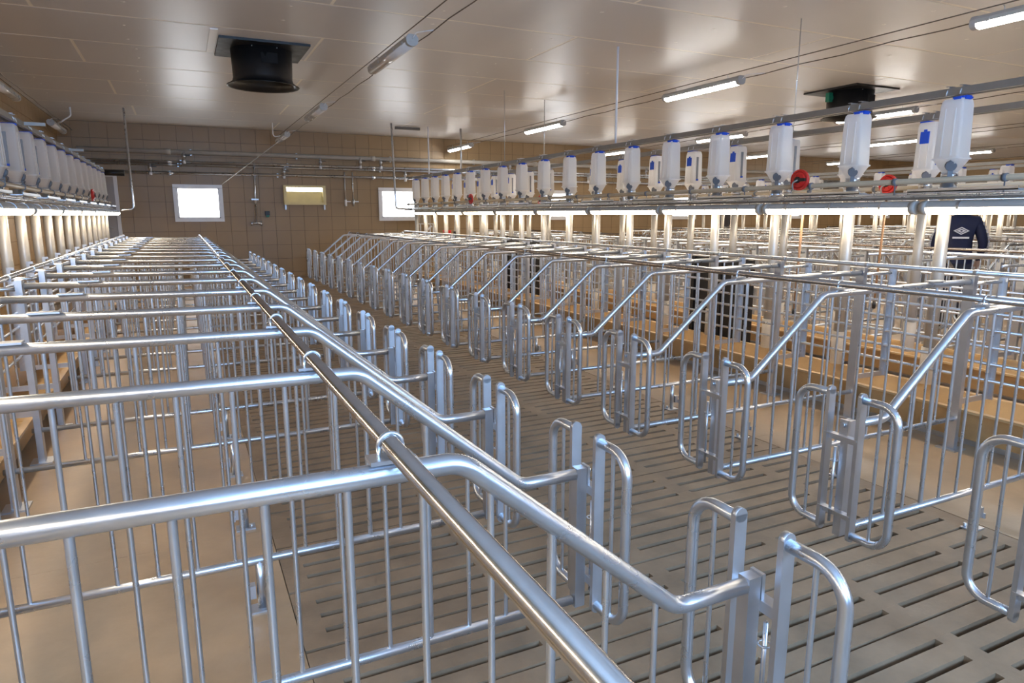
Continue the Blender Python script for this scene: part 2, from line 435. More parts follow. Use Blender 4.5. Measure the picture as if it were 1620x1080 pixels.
# ---------------------------------------------------------------- stall partitions
TOPZ, LOWZ, BOTZ = H - 0.368, H - 0.726, H - 1.116
U_BEND, U_ELB, U_RAIL, U_REAR, U_HEAD = -0.613, -0.186, -0.721, -1.73, -2.005
def top_z(u):
    if u < U_BEND: return TOPZ
    if u > U_ELB: return LOWZ
    return TOPZ + (LOWZ - TOPZ) * (u - U_BEND) / (U_ELB - U_BEND)
def make_partition():
    P = Model()
    P.add('top_tube', MB().tube(fillet([(U_REAR + 0.02, 0, TOPZ + 0.012), (U_BEND, 0, TOPZ), (U_ELB, 0, LOWZ), (-0.015, 0, LOWZ)], 0.075, 8), 0.0165, 14), 'galv')
    P.add('bottom_tube', MB().tube([(U_REAR - 0.03, 0, BOTZ), (-0.02, 0, BOTZ)], 0.0135, 12), 'galv')
    for k in range(13):
        u = -0.233 - 0.1105 * k
        rr = 0.0085 if k == 2 else 0.006
        P.add('bar', MB().tube([(u, 0, BOTZ), (u, 0, top_z(u))], rr, 8, caps=False), 'galv')
    # gate post: square tube with a latch cap
    P.add('gate_post', MB().box((0, 0, (BOTZ + LOWZ) / 2), (0.032, 0.030, LOWZ - BOTZ + 0.038)), 'galv_flat')
    lt = P.add('latch', MB().box((0.021, 0, LOWZ - 0.012), (0.008, 0.034, 0.07)).box((0.0245, -0.012, LOWZ - 0.05), (0.008, 0.05, 0.012)), 'galv_flat')
    P.add('latch_bolt', MB().tube([(0.024, 0, LOWZ + 0.005), (0.034, 0, LOWZ + 0.005)], 0.009, 6), 'galv', lt)
    lr = P.add('latch_rod', MB().tube([(0.03, -0.022, BOTZ + 0.03), (0.03, -0.022, LOWZ - 0.08)], 0.005, 8), 'galv')
    P.add('rod_ring', MB().tube([(0.03 + 0.013 * cos(a * pi / 5), -0.022 + 0.013 * sin(a * pi / 5), LOWZ - 0.13) for a in range(10)], 0.002, 5, closed=True), 'galv', lr)
    for z_ in (H - 0.770, H - 1.047):
        P.add('hinge_arm', MB().box((0.022, 0, z_), (0.012, 0.135, 0.024)).box((0.030, 0, z_ + 0.010), (0.026, 0.13, 0.005)), 'galv_flat')
    for s_ in (1, -1):
        yo = 0.197 * s_; zt, zb = H - 0.617, H - 1.107
        lf = P.add('gate_leaf', MB().tube(fillet([(0.024, 0.060 * s_, zt), (0.024, yo, zt), (0.024, yo, zb), (0.024, 0.060 * s_, zb)], 0.075, 8), 0.0135, 12), 'galv')
        P.add('flat_bar', MB().box((0.024, 0.062 * s_, (zt + zb) / 2), (0.032, 0.014, zt - zb + 0.020)).tube([(0.024, 0.055 * s_, zt + 0.008), (0.024, 0.069 * s_, zt + 0.008)], 0.016, 14).tube([(0.024, 0.055 * s_, zb - 0.008), (0.024, 0.069 * s_, zb - 0.008)], 0.016, 14), 'galv_flat', lf)
        P.add('gate_bar', MB().tube([(0.024, 0.132 * s_, zb), (0.024, 0.132 * s_, zt)], 0.0055, 8, caps=False), 'galv', lf)
    # foot under the bottom tube
    ft = P.add('foot', MB().tube([(-0.825, 0, 0.004), (-0.825, 0, BOTZ)], 0.0135, 10), 'galv')
    P.add('foot_plate', MB().box((-0.825, 0, 0.003), (0.075, 0.055, 0.006)).tube([(-0.803, -0.018, 0.004), (-0.803, -0.018, 0.022)], 0.007, 6), 'galv_flat', ft)
    P.add('bracket', MB().box((-0.853, 0, 0.07), (0.022, 0.03, 0.045)).box((-0.866, 0, 0.055), (0.006, 0.045, 0.022)), 'galv_flat', ft)
    # rear post with plates and the head post above the trough
    rp = P.add('rear_post', MB().box((U_REAR, 0, 0.485), (0.03, 0.055, 0.965)), 'galv_flat')
    P.add('foot_plate', MB().box((U_REAR, 0, 0.004), (0.10, 0.11, 0.008)), 'galv_flat', rp)
    P.add('tube_plate', MB().box((U_REAR + 0.30, 0, TOPZ + 0.0275), (0.10, 0.045, 0.006)), 'galv_flat')
    P.add('trough_divider', MB().box(((U_REAR + U_HEAD) / 2, 0, H - 1.022), (U_REAR - U_HEAD, 0.008, 0.032)), 'galv_flat')
    hp = P.add('head_post', MB().box((U_HEAD, 0, 0.60), (0.04, 0.006, 0.70)).box((U_HEAD - 0.02, 0.012, 0.60), (0.006, 0.03, 0.70)), 'galv_flat')
    P.add('bolts', MB().tube([(U_HEAD + 0.004, -0.012, 0.30), (U_HEAD + 0.004, 0.006, 0.30)], 0.008, 6).tube([(U_HEAD + 0.004, -0.012, 0.72), (U_HEAD + 0.004, 0.006, 0.72)], 0.008, 6), 'galv', hp)
    P.add('head_bar', MB().tube([(U_REAR - 0.10, 0, H - 1.01), (U_REAR - 0.10, 0, TOPZ - 0.0)], 0.006, 8, caps=False).tube([(U_REAR - 0.19, 0, H - 1.01), (U_REAR - 0.19, 0, TOPZ)], 0.006, 8, caps=False), 'galv')
    P.add('head_tube', MB().tube([(U_REAR, 0, TOPZ), (U_HEAD, 0, TOPZ)], 0.011, 8), 'galv')
    # ring clamp and saddle holding the long rail
    cl = P.add('rail_clamp', MB().tube([(U_RAIL + 0.0175 * sin(t), 0, TOPZ + 0.044 + 0.0175 * cos(t)) for t in [pi * (q / 10 - 0.5) * 1.0 for q in range(11)]] , 0.0035, 6)
               .tube([(U_RAIL - 0.0175, 0, TOPZ + 0.045), (U_RAIL - 0.0175, 0, TOPZ + 0.012)], 0.0035, 6).tube([(U_RAIL + 0.0175, 0, TOPZ + 0.045), (U_RAIL + 0.0175, 0, TOPZ + 0.012)], 0.0035, 6), 'galv')
    P.add('saddle_plate', MB().box((U_RAIL, 0, TOPZ + 0.0245), (0.066, 0.036, 0.006)).box((U_RAIL + 0.036, 0, TOPZ + 0.019), (0.012, 0.036, 0.005), ry=0.7), 'galv_flat', cl)
    return P
PART = make_partition()
N_A, N_B = 18, 18
for i in range(N_A):
    PART.place('stall_partition', (XA, YL + PITCH * i, 0), 0, '%s stall partition from the camera in the row left of the aisle' % ORD[i], 'partition', 'stall partitions left of the aisle')
for i in range(-1, N_B):
    PART.place('stall_partition', (XB, YR + PITCH * i, 0), pi, '%s stall partition from the camera in the row right of the aisle' % ORD[i + 1], 'partition', 'stall partitions right of the aisle')
for i in range(1, N_B):
    PART.place('stall_partition', (XC, YR + PITCH * i, 0), 0, '%s stall partition from the camera in the row behind the white feeders' % ORD[i - 1], 'partition', 'stall partitions behind the feeders')
far_rows = []
for c in range(2):
    far_rows += [(XB + PER * (c + 1), pi), (XC + PER * (c + 1), 0)]
FARN = ['third row right of the aisle', 'fourth row right of the aisle', 'fifth row right of the aisle', 'sixth row right of the aisle']
for r_, (xp, rz) in enumerate(far_rows):
    first = (3, 5, 7, 8)[r_]
    for i in range(first, N_B):
        PART.place_joined('stall_partition', (xp, YR + PITCH * i, 0), rz, '%s stall partition seen in the %s' % (ORD[i - first], FARN[r_]), 'partition', 'distant stall partitions')

# long rails, head rails and troughs of each row
ROWS = [('left of the aisle', XA, 1, -0.35, YL + PITCH * (N_A - 1)), ('right of the aisle', XB, -1, 0.5, YR + PITCH * (N_B - 1)),
        ('behind the white feeders', XC, 1, 1.0, YR + PITCH * (N_B - 1))]
ROWS += [('in the ' + FARN[r_], xp, 1 if rz == 0 else -1, 2.6, YR + PITCH * (N_B - 1)) for r_, (xp, rz) in enumerate(far_rows)]
HEADZ = [0.36, 0.455, 0.55, 0.645, 0.74, 0.835]
for rn, xp, sg, ya, yb in ROWS:
    yb += 0.05
    xr = xp + sg * U_RAIL
    tag(MB().tube([(xr, ya, H - 0.324), (xr, yb, H - 0.324)], 0.0135, 14).build('stall_rail', 'stainless'),
        'brown steel rail over the stall tops %s' % rn, 'rail', 'long rails over the stalls')
    xr = xp + sg * (U_REAR - 0.045)
    rr = empty('rear_rail', (xr, ya, H - 0.31)); tag(rr, 'long steel rail along the trough posts %s' % rn, 'rail', 'rails along the troughs')
    MB().tube([(0, 0, 0), (0, yb - ya, 0)], 0.0135, 12).build('tube', 'galv', rr)
    cme = MB().tube([(0, -0.012, 0), (0, 0.012, 0)], 0.017, 10).box((0, 0, -0.016), (0.03, 0.012, 0.008)).mesh('clamp', M['galv_flat'])
    y = (YL if xp == XA else YR)
    while y < yb:
        if y > ya: o = bpy.data.objects.new('clamp', cme); COL.objects.link(o); o.parent = rr; o.location = (0, y - ya, 0)
        y += PITCH
    hr = empty('head_grid', (xp + sg * U_HEAD, ya, 0)); tag(hr, 'horizontal tube grid above the trough %s' % rn, 'grid', 'tube grids at the troughs')
    for z_ in HEADZ: MB().tube([(0, 0, z_), (0, yb - ya, z_)], 0.0095, 8).build('tube', 'galv', hr)
    # trough: ochre shell in segments
    x0 = xp + sg * (U_REAR - 0.05)
    tr = empty('feed_trough', (x0, ya, 0)); tag(tr, 'long ochre feed trough at the stall heads %s' % rn, 'trough', 'feed troughs')
    prof = [(0.0, 0.225), (-0.018, 0.225), (-0.018, 0.212), (0.0, 0.208), (0.055, 0.045), (0.345, 0.030), (0.435, 0.195), (0.465, 0.20), (0.465, 0.212), (0.43, 0.212),
            (0.335, 0.055), (0.075, 0.066), (0.02, 0.225)]
    prof = [(-sg * p_[0], p_[1]) for p_ in prof]
    if sg < 0: prof = prof
    else: prof = prof[::-1]
    seg = 1.3; y = 0
    while y < yb - ya - 0.05:
        L_ = min(seg, yb - ya - y)
        MB().extrude_y(prof[::-1], y + 0.002, y + L_ - 0.002).build('trough_segment', 'trough', tr)
        pr2 = [(q[0], q[1] + 0.0015) for q in prof]
        if y > 0: MB().extrude_y([(q[0] * 1.004, q[1] + 0.002) for q in prof[::-1]], y - 0.03, y + 0.03).build('joint_strip', 'trough', tr)
        y += seg
    MB().extrude_y([(-sg * 0.10, 0.0), (-sg * 0.13, 0.0), (-sg * 0.13, 0.05), (-sg * 0.10, 0.05)][::sg], 0.0, yb - ya).extrude_y([(-sg * 0.27, 0.0), (-sg * 0.30, 0.0), (-sg * 0.30, 0.04), (-sg * 0.27, 0.04)][::sg], 0.0, yb - ya).build('trough_foot', 'galv_flat', tr)

# ---------------------------------------------------------------- feeders
def make_feeder():
    F = Model()
    bd = F.add('hopper', MB().loft([(0.0, 0.030, 0.030, 0.02, 0), (0.085, 0.062, 0.074, 0.015, 0), (0.090, 0.070, 0.083, 0.016, 0), (0.097, 0.070, 0.083, 0.016, 0),
                                    (0.101, 0.063, 0.075, 0.015, 0), (0.400, 0.057, 0.069, 0.015, 0), (0.426, 0.053, 0.064, 0.015, 0), (0.436, 0.046, 0.056, 0.015, 0)], 5, True), 'hopper')
    for s_ in (-1, 1):
        for q in (-0.03, 0.03): F.add('rib', MB().box((s_ * 0.0605, q, 0.245), (0.006, 0.008, 0.27), ry=-s_ * 0.02), 'hopper', bd)
    ld_ = F.add('lid', MB().box((0, -0.028, 0.441), (0.09, 0.065, 0.010)).box((-0.048, -0.028, 0.437), (0.010, 0.04, 0.016)), 'blue', None, 'blue lid')
    F.add('lid_tab', MB().box((-0.01, -0.066, 0.438), (0.05, 0.010, 0.022)), 'blue', ld_)
    F.add('side_cap', MB().box((0.062, 0.0, 0.325), (0.014, 0.066, 0.085), ry=-0.02).box((0.061, 0, 0.373), (0.012, 0.02, 0.02)), 'blue', None, 'square blue cap')
    for s_ in (-1, 1):
        kb = MB().tube([(s_ * 0.046, 0, 0.054), (s_ * 0.066, 0, 0.046)], [0.033, 0.029], 14).box((s_ * 0.044, 0, 0.010), (0.02, 0.026, 0.05)).tube([(s_ * 0.058, 0, 0.070), (s_ * 0.061, 0, 0.098)], [0.020, 0.004], 8)
        kb.v = [tuple(Matrix.Rotation(radians(35), 3, 'Z') @ Vector(q)) for q in kb.v]
        F.add('slide_knob', kb, 'knob', None, 'round grey slide knob')
    sw = F.add('scale_window', MB().box((0.015, 0.074, 0.25), (0.022, 0.012, 0.25)), 'strip_glass')
    F.add('slider', MB().box((0.015, 0.081, 0.135), (0.024, 0.01, 0.016)), 'blue', sw)
    F.add('outlet', MB().lathe([(0.036, -0.02), (0.046, -0.02), (0.046, 0.012), (0.036, 0.012)], n=16), 'galv')
    return F
HOOK = MB().tube([(0.054 * cos(a), 0, 0.002 + 0.052 * sin(a)) for a in [pi * t / 8 for t in range(9)]], 0.004, 6).box((0.0, 0, 0.0545), (0.10, 0.02, 0.003)).mesh('hook', M['galv'])
FEED = make_feeder()
def make_drop():
    D = Model(); top = H + 0.215; 
    D.add('tube', MB().lathe([(0.036, 0.44), (0.036, top)], n=16), 'alu')
    D.add('collar', MB().lathe([(0.044, top - 0.13), (0.044, top - 0.012), (0.047, top - 0.012), (0.047, top)], n=16), 'galv')
    D.add('clamp_band', MB().lathe([(0.047, top - 0.075), (0.050, top - 0.075), (0.050, top - 0.055), (0.047, top - 0.055)], n=16).box((-0.055, 0, top - 0.065), (0.03, 0.012, 0.014)), 'galv')
    D.add('clear_sleeve', MB().lathe([(0.045, 0.226), (0.045, 0.46)], n=14), 'clear')
    return D
DROP = make_drop()
FY = [2.627, 3.291, 3.954, 4.62, 5.265, 5.885, 6.512, 7.135, 7.771, 8.405, 9.021, 9.64, 10.235, 10.82, 11.385, 11.936, 12.49, 13.05]
XFB, XFC, XFA = 4.21, 2 * CT - 4.21, -1.11
FB = H + 0.232
for i, y in enumerate([1.36, 1.98] + FY):
    if i < 2: continue
    FEED.place('feed_dispenser', (XFB, y, FB), 0, '%s white feed dispenser from the camera in the front hanging row on the right' % ORD[i - 2], 'feeder', 'feed dispensers in the front hanging row')
    DROP.place('feed_drop_tube', (XFB, y, 0), 0, 'white drop tube under the %s dispenser of the front hanging row' % ORD[i - 2], 'tube', 'drop tubes of the front hanging row')
for i in range(16):
    y = 3.35 + 0.655 * i
    if y > 13.3: break
    FEED.place('feed_dispenser', (XFC, y, FB), pi, '%s white feed dispenser with blue cap facing us in the rear hanging row' % ORD[i], 'feeder', 'feed dispensers in the rear hanging row')
    DROP.place('feed_drop_tube', (XFC, y, 0), pi, 'white drop tube under the %s dispenser of the rear hanging row' % ORD[i], 'tube', 'drop tubes of the rear hanging row')
for i in range(13):
    y = 5.76 + 0.600 * i
    FEED.place('feed_dispenser', (XFA, y, FB), pi, '%s white feed dispenser from the camera along the left wall' % ORD[i], 'feeder', 'feed dispensers along the left wall')
    DROP.place('feed_drop_tube', (XFA, y, 0), pi, 'white drop tube under the %s dispenser along the left wall' % ORD[i], 'tube', 'drop tubes along the left wall')
for r_, (xf, rz) in enumerate(((XFB + PER, 0), (XFC + PER, pi), (XFB + 2 * PER, 0), (XFC + 2 * PER, pi))):
    nm = ('second feeder line, front', 'second feeder line, rear', 'third feeder line, front', 'third feeder line, rear')[r_]
    f0 = (5.1, 5.75, 8.9, 9.5)[r_]
    for i in range(12):
        y = f0 + 0.65 * i
        if y > 13.2: break
        FEED.place_joined('feed_dispenser', (xf, y, FB), rz, '%s distant feed dispenser in the %s row' % (ORD[i], nm), 'feeder', 'distant feed dispensers')
        DROP.place_joined('feed_drop_tube', (xf, y, 0), rz, '%s distant drop tube in the %s row' % (ORD[i], nm), 'tube', 'distant drop tubes')

# feeder lines: hanging rail, auger pipe, cables
def strip_lamp():
    L_ = Model(); R_ = 0.040; ln = 1.20
    def half(a0, a1, r, y0, y1, n=10):
        pts = [(r * cos(a0 + (a1 - a0) * k / n), r * sin(a0 + (a1 - a0) * k / n)) for k in range(n + 1)]
        return pts, y0, y1
    up_, a, b_ = half(0, pi, R_, 0, ln)
    L_.add('housing', MB().extrude_y(up_[::1], 0.0, ln), 'lamp_grey')
    dn, a, b_ = half(pi, 2 * pi, R_ * 0.98, 0, ln)
    L_.add('diffuser', MB().extrude_y([(x * 1.0, z - 0.0005) for x, z in dn], 0.04, ln - 0.04), 'strip_on', None, 'glowing warm white diffuser')
    for yy in (-0.012, ln - 0.028):
        L_.add('end_cap', MB().tube([(0, yy, 0), (0, yy + 0.04, 0)], 0.042, 14), 'lamp_grey')
    for yy in (0.22, 0.6, 0.98):
        L_.add('clip', MB().extrude_y([(0.043 * cos(t), 0.043 * sin(t)) for t in [pi * q / 8 - 0.25 * (1 - q / 4) for q in range(9)]], yy - 0.008, yy + 0.008), 'galv_flat')
    return L_
STRIP = strip_lamp()
LINES = [('along the left wall', XFA, 0.16, -2.6, 13.2, -1), ('in the front hanging row', XFB, -0.11, -2.6, 13.4, 1), ('in the rear hanging row', XFC, 0.11, 2.2, 13.4, -1),
         ('of the second feeder line front', XFB + PER, -0.11, 4.6, 13.4, 1), ('of the second feeder line rear', XFC + PER, 0.11, 5.0, 13.4, -1),
         ('of the third feeder line front', XFB + 2 * PER, -0.11, 8.3, 13.4, 1), ('of the third feeder line rear', XFC + 2 * PER, 0.11, 9.0, 13.4, -1)]
for li, (ln, xf, so, ya, yb, sg) in enumerate(LINES):
    L_ = yb - ya
    rl = empty('feeder_rail', (xf, ya, FB + 0.455)); tag(rl, 'grey double channel carrying the feeders %s' % ln, 'rail', 'feeder rails')
    for q in (-0.032, 0.032):
        MB().box((q, L_ / 2, 0.022), (0.026, L_, 0.042)).build('channel', 'galv_dark', rl)
    if li < 3:
        for yf in (FY if li == 1 else [3.35 + 0.655 * i for i in range(16)] if li == 2 else [5.76 + 0.6 * i for i in range(13)]):
            for dq in (-0.04, 0.04):
                o = bpy.data.objects.new('hook', HOOK); COL.objects.link(o); o.parent = rl; o.location = (0, yf + dq - ya, 0)
    ap = empty('auger_pipe', (xf - sg * 0.075, ya, H + 0.20)); tag(ap, 'beige auger pipe running below the feeders %s' % ln, 'pipe', 'auger pipes')
    MB().tube([(0, 0, 0), (0, L_, 0)], 0.018, 12).build('pipe', 'auger', ap)
    y = 0.32
    cme = None
    while y < L_:
        if cme is None: cme = MB().tube([(0, -0.012, 0), (0, 0.012, 0)], 0.024, 10).box((0, 0, -0.045), (0.006, 0.006, 0.09)).mesh('pipe_clamp', M['knob'])
        o = bpy.data.objects.new('pipe_clamp', cme); COL.objects.link(o); o.parent = ap; o.location = (0, y, 0); y += 0.65
    for q, (dx, z_, r_) in enumerate(((-0.10, 0.106, 0.010), (-0.128, 0.093, 0.007), (-0.06, 0.125, 0.009))):
        tag(MB().tube([(xf + sg * dx, ya, H + z_), (xf + sg * dx, yb, H + z_)], r_, 8).build('water_line', 'galv' if q != 1 else 'wire'),
            '%s steel line above the strip lights %s' % (('thick', 'thin dark', 'upper')[q], ln), 'pipe', 'steel lines above the strip lights')
    xs = xf + so
    if li < 2:
        for k in range(10 if li == 0 else 9):
            y = (4.9 if li == 0 else 2.45) + 0.95 * k
            if y + 0.6 > yb: break
            tag(MB().box((xf + sg * -0.145, y, H + 0.132), (0.075, 0.62, 0.006)).box((xf + sg * -0.18, y, H + 0.139), (0.005, 0.62, 0.020)).build('cable_tray', 'galv_flat'), '%s pale cable tray length above the strip lights %s' % (ORD[k], ln), 'tray', 'cable trays above the strip lights')
    if li == 0: ys = [5.80 + 1.255 * k for k in range(-6, 7)]
    else: ys = [2.714 + 1.255 * k for k in range(-4, 9)]
    n_ = 0
    for y in ys:
        if y < ya - 0.2 or y + 1.0 > yb: continue
        fn = STRIP.place if li < 3 else STRIP.place_joined
        fn('strip_light', (xs, y + 0.028, H + 0.038), 0, '%s glowing strip light from the camera %s' % (ORD[n_], ln), 'light', 'strip lights under the feeders'); n_ += 1

# red pull wheels on the feeder lines
def red_wheel():
    W_ = Model()
    W_.add('disc', MB().tube([(-0.012, 0, 0), (0.012, 0, 0)], 0.075, 24).tube([(-0.02, 0, 0), (-0.012, 0, 0)], [0.05, 0.062], 24), 'red')
    h = MB()
    for k in range(6): a = k * pi / 3; h.box((-0.022, 0.035 * cos(a), 0.035 * sin(a)), (0.012, 0.012, 0.012))
    W_.add('rib', h, 'red')
    W_.add('hub', MB().tube([(-0.035, 0, 0), (0.006, 0, 0)], 0.022, 12).box((-0.026, -0.035, 0), (0.016, 0.07, 0.022)), 'black')
    W_.add('chain_guide', MB().tube(fillet([(-0.03, -0.01, 0.0), (-0.045, 0.03, -0.02), (-0.03, 0.03, -0.07)], 0.03), 0.006, 6), 'alu')
    return W_
RW = red_wheel()
for (xx, yy, zz, rz, lb) in ((XFB - 0.115, 3.64, H + 0.245, 0.0, 'red wheel with black hub on the front line, nearest on its line'),
                             (XFC + 0.036, 3.68, H + 0.235, 0.0, 'red wheel on the rear line beside its nearest dispenser'),
                             (XFB - 0.115, 9.95, H + 0.24, 0.0, 'small far red wheel at the distant end of the front line'),
                             (XFC + 0.036, 9.57, H + 0.22, 0.0, 'small far red wheel on the rear hanging row'),
                             (XFA + 0.12, 10.26, H + 0.25, pi, 'red wheel on the feeder line along the left wall')):
    RW.place('chain_winch', (xx, yy, zz), rz, lb, 'winch', 'red pull winches')
for k, (xx, yy) in enumerate(((XFB - 0.052, 3.64), (XFC + 0.036, 3.68))):
    pr = empty('pull_rod', (xx, yy, 0.55)); tag(pr, 'thin brown pull rod below the %s red wheel' % ('front' if k == 0 else 'rear'), 'rod', 'brown pull rods')
    MB().tube([(0, 0.02, 0), (0, 0, 0.88)], 0.009, 8).build('rod', 'wood', pr); MB().tube([(0, 0.02, -0.03), (0, 0.02, 0.03)], 0.014, 8).build('grip', 'black', pr)

# ---------------------------------------------------------------- ceiling lights
def ceil_light(lit):
    L_ = Model(); ln = 1.28
    L_.add('housing', MB().extrude_y([(-0.05, 0.0), (0.05, 0.0), (0.05, 0.03), (0.03, 0.055), (-0.03, 0.055), (-0.05, 0.03)], 0, ln), 'lamp_grey')
    d_ = [(0.051 * cos(pi + pi * k / 10), 0.036 * sin(pi + pi * k / 10) - 0.001) for k in range(11)]
    L_.add('diffuser', MB().extrude_y(d_, 0.03, ln - 0.03, True), 'ceil_on' if lit else 'ceil_off')
    for yy in (-0.015, ln - 0.03): L_.add('end_cap', MB().extrude_y(d_ + [(0.053, 0.03), (0.03, 0.058), (-0.03, 0.058), (-0.053, 0.03)], yy, yy + 0.045), 'lamp_grey')
    for k in range(5):
        for s_ in (-1, 1): L_.add('clip', MB().box((s_ * 0.053, 0.12 + k * 0.26, 0.008), (0.006, 0.022, 0.026)), 'lamp_grey')
    for yy in (0.2, ln - 0.2): L_.add('hook', MB().tube([(0, yy, 0.05), (0, yy, 0.085), (0, yy + 0.012, 0.10)], 0.004, 6), 'galv')
    return L_
LON, LOFF = ceil_light(True), ceil_light(False)
ZL = H + 1.42
LIGHTS = [(-1.72, (9.3, 13.1), False, 'left wall'), (1.86, (-2.2, 1.77, 5.77, 9.7, 13.2), False, 'aisle'), (5.6, (-0.6, 3.44, 5.87 - 0.0, 9.72, 13.55), True, 'feeder'),
          (9.34, (3.3, 6.4, 9.6, 12.9), True, 'second'), (13.1, (5.0, 8.7, 12.5), True, 'third'), (16.9, (7.0, 9.6, 12.8), True, 'fourth'), (20.6, (9.0, 12.6), True, 'fifth')]
for xl, ys, lit, ln in LIGHTS:
    if ln == 'feeder': ys = (-1.7, 2.15, 5.87, 9.72, 13.55)
    for k, y in enumerate(ys):
        (LON if lit else LOFF).place('ceiling_light', (xl, y, ZL), 0, '%s %s tube light from the camera on the %s ceiling line' % (ORD[k], 'lit' if lit else 'unlit', ln), 'light', 'tube lights under the ceiling')
    wy0 = BACK_Y + 0.1 if xl > 0 else 8.0
    tag(MB().tube([(xl, wy0, ZL + 0.105), (xl, YF - 0.1, ZL + 0.105)], 0.005, 6).build('support_wire', 'wire'), 'taut dark wire carrying the %s line of tube lights' % ln, 'wire', 'wires of the ceiling lights')
    cw = []
    y = wy0
    while y < YF - 0.2:
        cw.append((xl + 0.12, y, ZL + 0.06 - 0.012 * (int(y * 2) % 2))); y += 0.5
    tag(MB().tube(cw, 0.005, 6).build('power_cable', 'wire'), 'thin power cable beside the %s line of tube lights' % ln, 'cable', 'cables of the ceiling lights')
    for k, y in enumerate(ys):
        tag(MB().tube(fillet([(xl + 0.12, y - 0.22, ZL + 0.055), (xl + 0.02, y - 0.06, ZL + 0.06), (xl, y - 0.01, ZL + 0.02)], 0.05), 0.0045, 6).build('cable_lead', 'white'), 'short pale lead into the %s tube light on the %s line' % (ORD[k], ln), 'cable', 'leads of the ceiling lights')
tag(MB().tube([(1.86, 13.2, ZL + 0.0), (0.80, YF - 0.04, H + 0.60)], 0.008, 8).build('slanted_conduit', 'pvc'), 'pale conduit slanting from the ceiling lights to the window corner', 'conduit')

# ---------------------------------------------------------------- extract fans
def make_fan(green):
    F = Model()
    F.add('ceiling_plate', MB().box((0, 0, -0.012), (0.86, 0.86, 0.024)), 'black')
    prof = [(0.285, -0.02), (0.305, -0.02), (0.295, -0.30), (0.305, -0.335), (0.345, -0.365), (0.362, -0.372), (0.362, -0.378), (0.34, -0.374), (0.30, -0.345), (0.283, -0.31), (0.285, -0.02)]
    F.add('duct', MB().lathe(prof, n=40, cap=False), 'black')
    F.add('motor', MB().lathe([(0.0, -0.02), (0.09, -0.02), (0.09, -0.16), (0.0, -0.17)], n=16, cap=False), 'black')
    for k in range(5):
        a = 2 * pi * k / 5
        b = MB().box((0.18, 0, -0.12), (0.19, 0.10, 0.006))
        R = Matrix.Rotation(a, 3, 'Z'); Tt = Matrix.Rotation(0.5, 3, 'X')
        b.v = [tuple(R @ (Tt @ (Vector(q) - Vector((0.18, 0, -0.12))) + Vector((0.18, 0, -0.12)))) for q in b.v]
        F.add('blade', b, 'black')
    F.add('access_hatch', MB().box((0.04, -0.296, -0.14), (0.16, 0.010, 0.10)), 'black_matte')
    for q in (-0.12, 0.12): F.add('rivet', MB().box((q, -0.283, -0.035), (0.008, 0.008, 0.008)), 'lamp_grey')
    if green: F.add('switch_box', MB().box((-0.36, 0.05, -0.11), (0.07, 0.06, 0.12)).box((-0.31, 0.05, -0.11), (0.05, 0.04, 0.05)), 'green')
    return F
make_fan(False).place('extract_fan', (0.90, 7.88, ZC), 0, 'large black round extract fan under the ceiling above the left stalls', 'fan', 'extract fans')
make_fan(True).place('extract_fan', (8.6, 6.88, ZC), 0, 'black extract fan with green switch box above the right feeders', 'fan', 'extract fans')

# ---------------------------------------------------------------- pipes and fittings on the far wall
yw = YF - 0.07
for z_, r_, mt, lb in ((1.20, 0.045, 'pvc', 'fat pale pipe running along the top of the far wall'), (1.01, 0.024, 'galv', 'upper of two grey pipes along the far wall'),
                       (0.955, 0.020, 'galv', 'lower of two grey pipes along the far wall'), (0.80, 0.024, 'galv', 'lowest grey pipe along the far wall above the windows')):
    pr = empty('wall_pipe', (XW + 0.3, yw, H + z_)); tag(pr, lb, 'pipe', 'pipes along the far wall')
    MB().tube([(0, 0, 0), (XE - XW - 0.6, 0, 0)], r_, 12).build('pipe', mt, pr)
    cme = MB().box((0, 0.04, 0), (0.03, 0.08, r_ * 2 + 0.03)).mesh('pipe_bracket', M['galv_flat'])
    cm2 = MB().tube([(-0.05, 0, 0), (0.05, 0, 0)], r_ * 1.25, 12).mesh('coupling', M[mt])
    for k in range(12):
        o = bpy.data.objects.new('pipe_bracket', cme); COL.objects.link(o); o.parent = pr; o.location = (0.7 + k * 2.0 + z_, 0.0, 0)
        if k % 2 == 0: o = bpy.data.objects.new('coupling', cm2); COL.objects.link(o); o.parent = pr; o.location = (1.5 + k * 2.0, 0, 0)
def valve():
    V_ = Model()
    V_.add('body', MB().tube([(0, 0, 0.0), (0, 0, -0.16)], 0.022, 10).tube([(0, 0, -0.05), (0, 0, -0.11)], 0.034, 10), 'galv')
    V_.add('spout', MB().tube([(0, 0, -0.16), (0, 0, -0.22)], 0.028, 10), 'white')
    V_.add('lever', MB().box((0.05, -0.02, -0.06), (0.12, 0.014, 0.014)), 'black')
    return V_
VAL = valve()
for k, (vx, vz) in enumerate(((-0.45, 0.97), (0.15, 1.20), (2.0, 0.95), (2.75, 1.17), (3.6, 1.2), (4.05, 1.2), (4.6, 0.95), (6.3, 1.0), (7.2, 1.2), (9.4, 1.0), (11.2, 1.2))):
    VAL.place('pipe_valve', (vx, yw - 0.03, H + vz), 0, '%s small valve from the left hanging off the far wall pipes' % ORD[k], 'valve', 'valves on the far wall pipes')
dp = empty('down_pipe', (1.40, yw, H - 0.16)); tag(dp, 'vertical pipe with double tap between the window and the hatch', 'pipe')
MB().tube([(0, 0, 0), (0.03, 0, 1.2)], 0.02, 10).build('pipe', 'galv', dp)
MB().tube([(-0.10, -0.02, -0.01), (0.10, -0.02, -0.01)], 0.018, 8).tube([(-0.09, -0.02, -0.06), (-0.09, -0.02, 0.02)], 0.02, 8).tube([(0.09, -0.02, -0.06), (0.09, -0.02, 0.02)], 0.02, 8).build('tap', 'galv', dp)
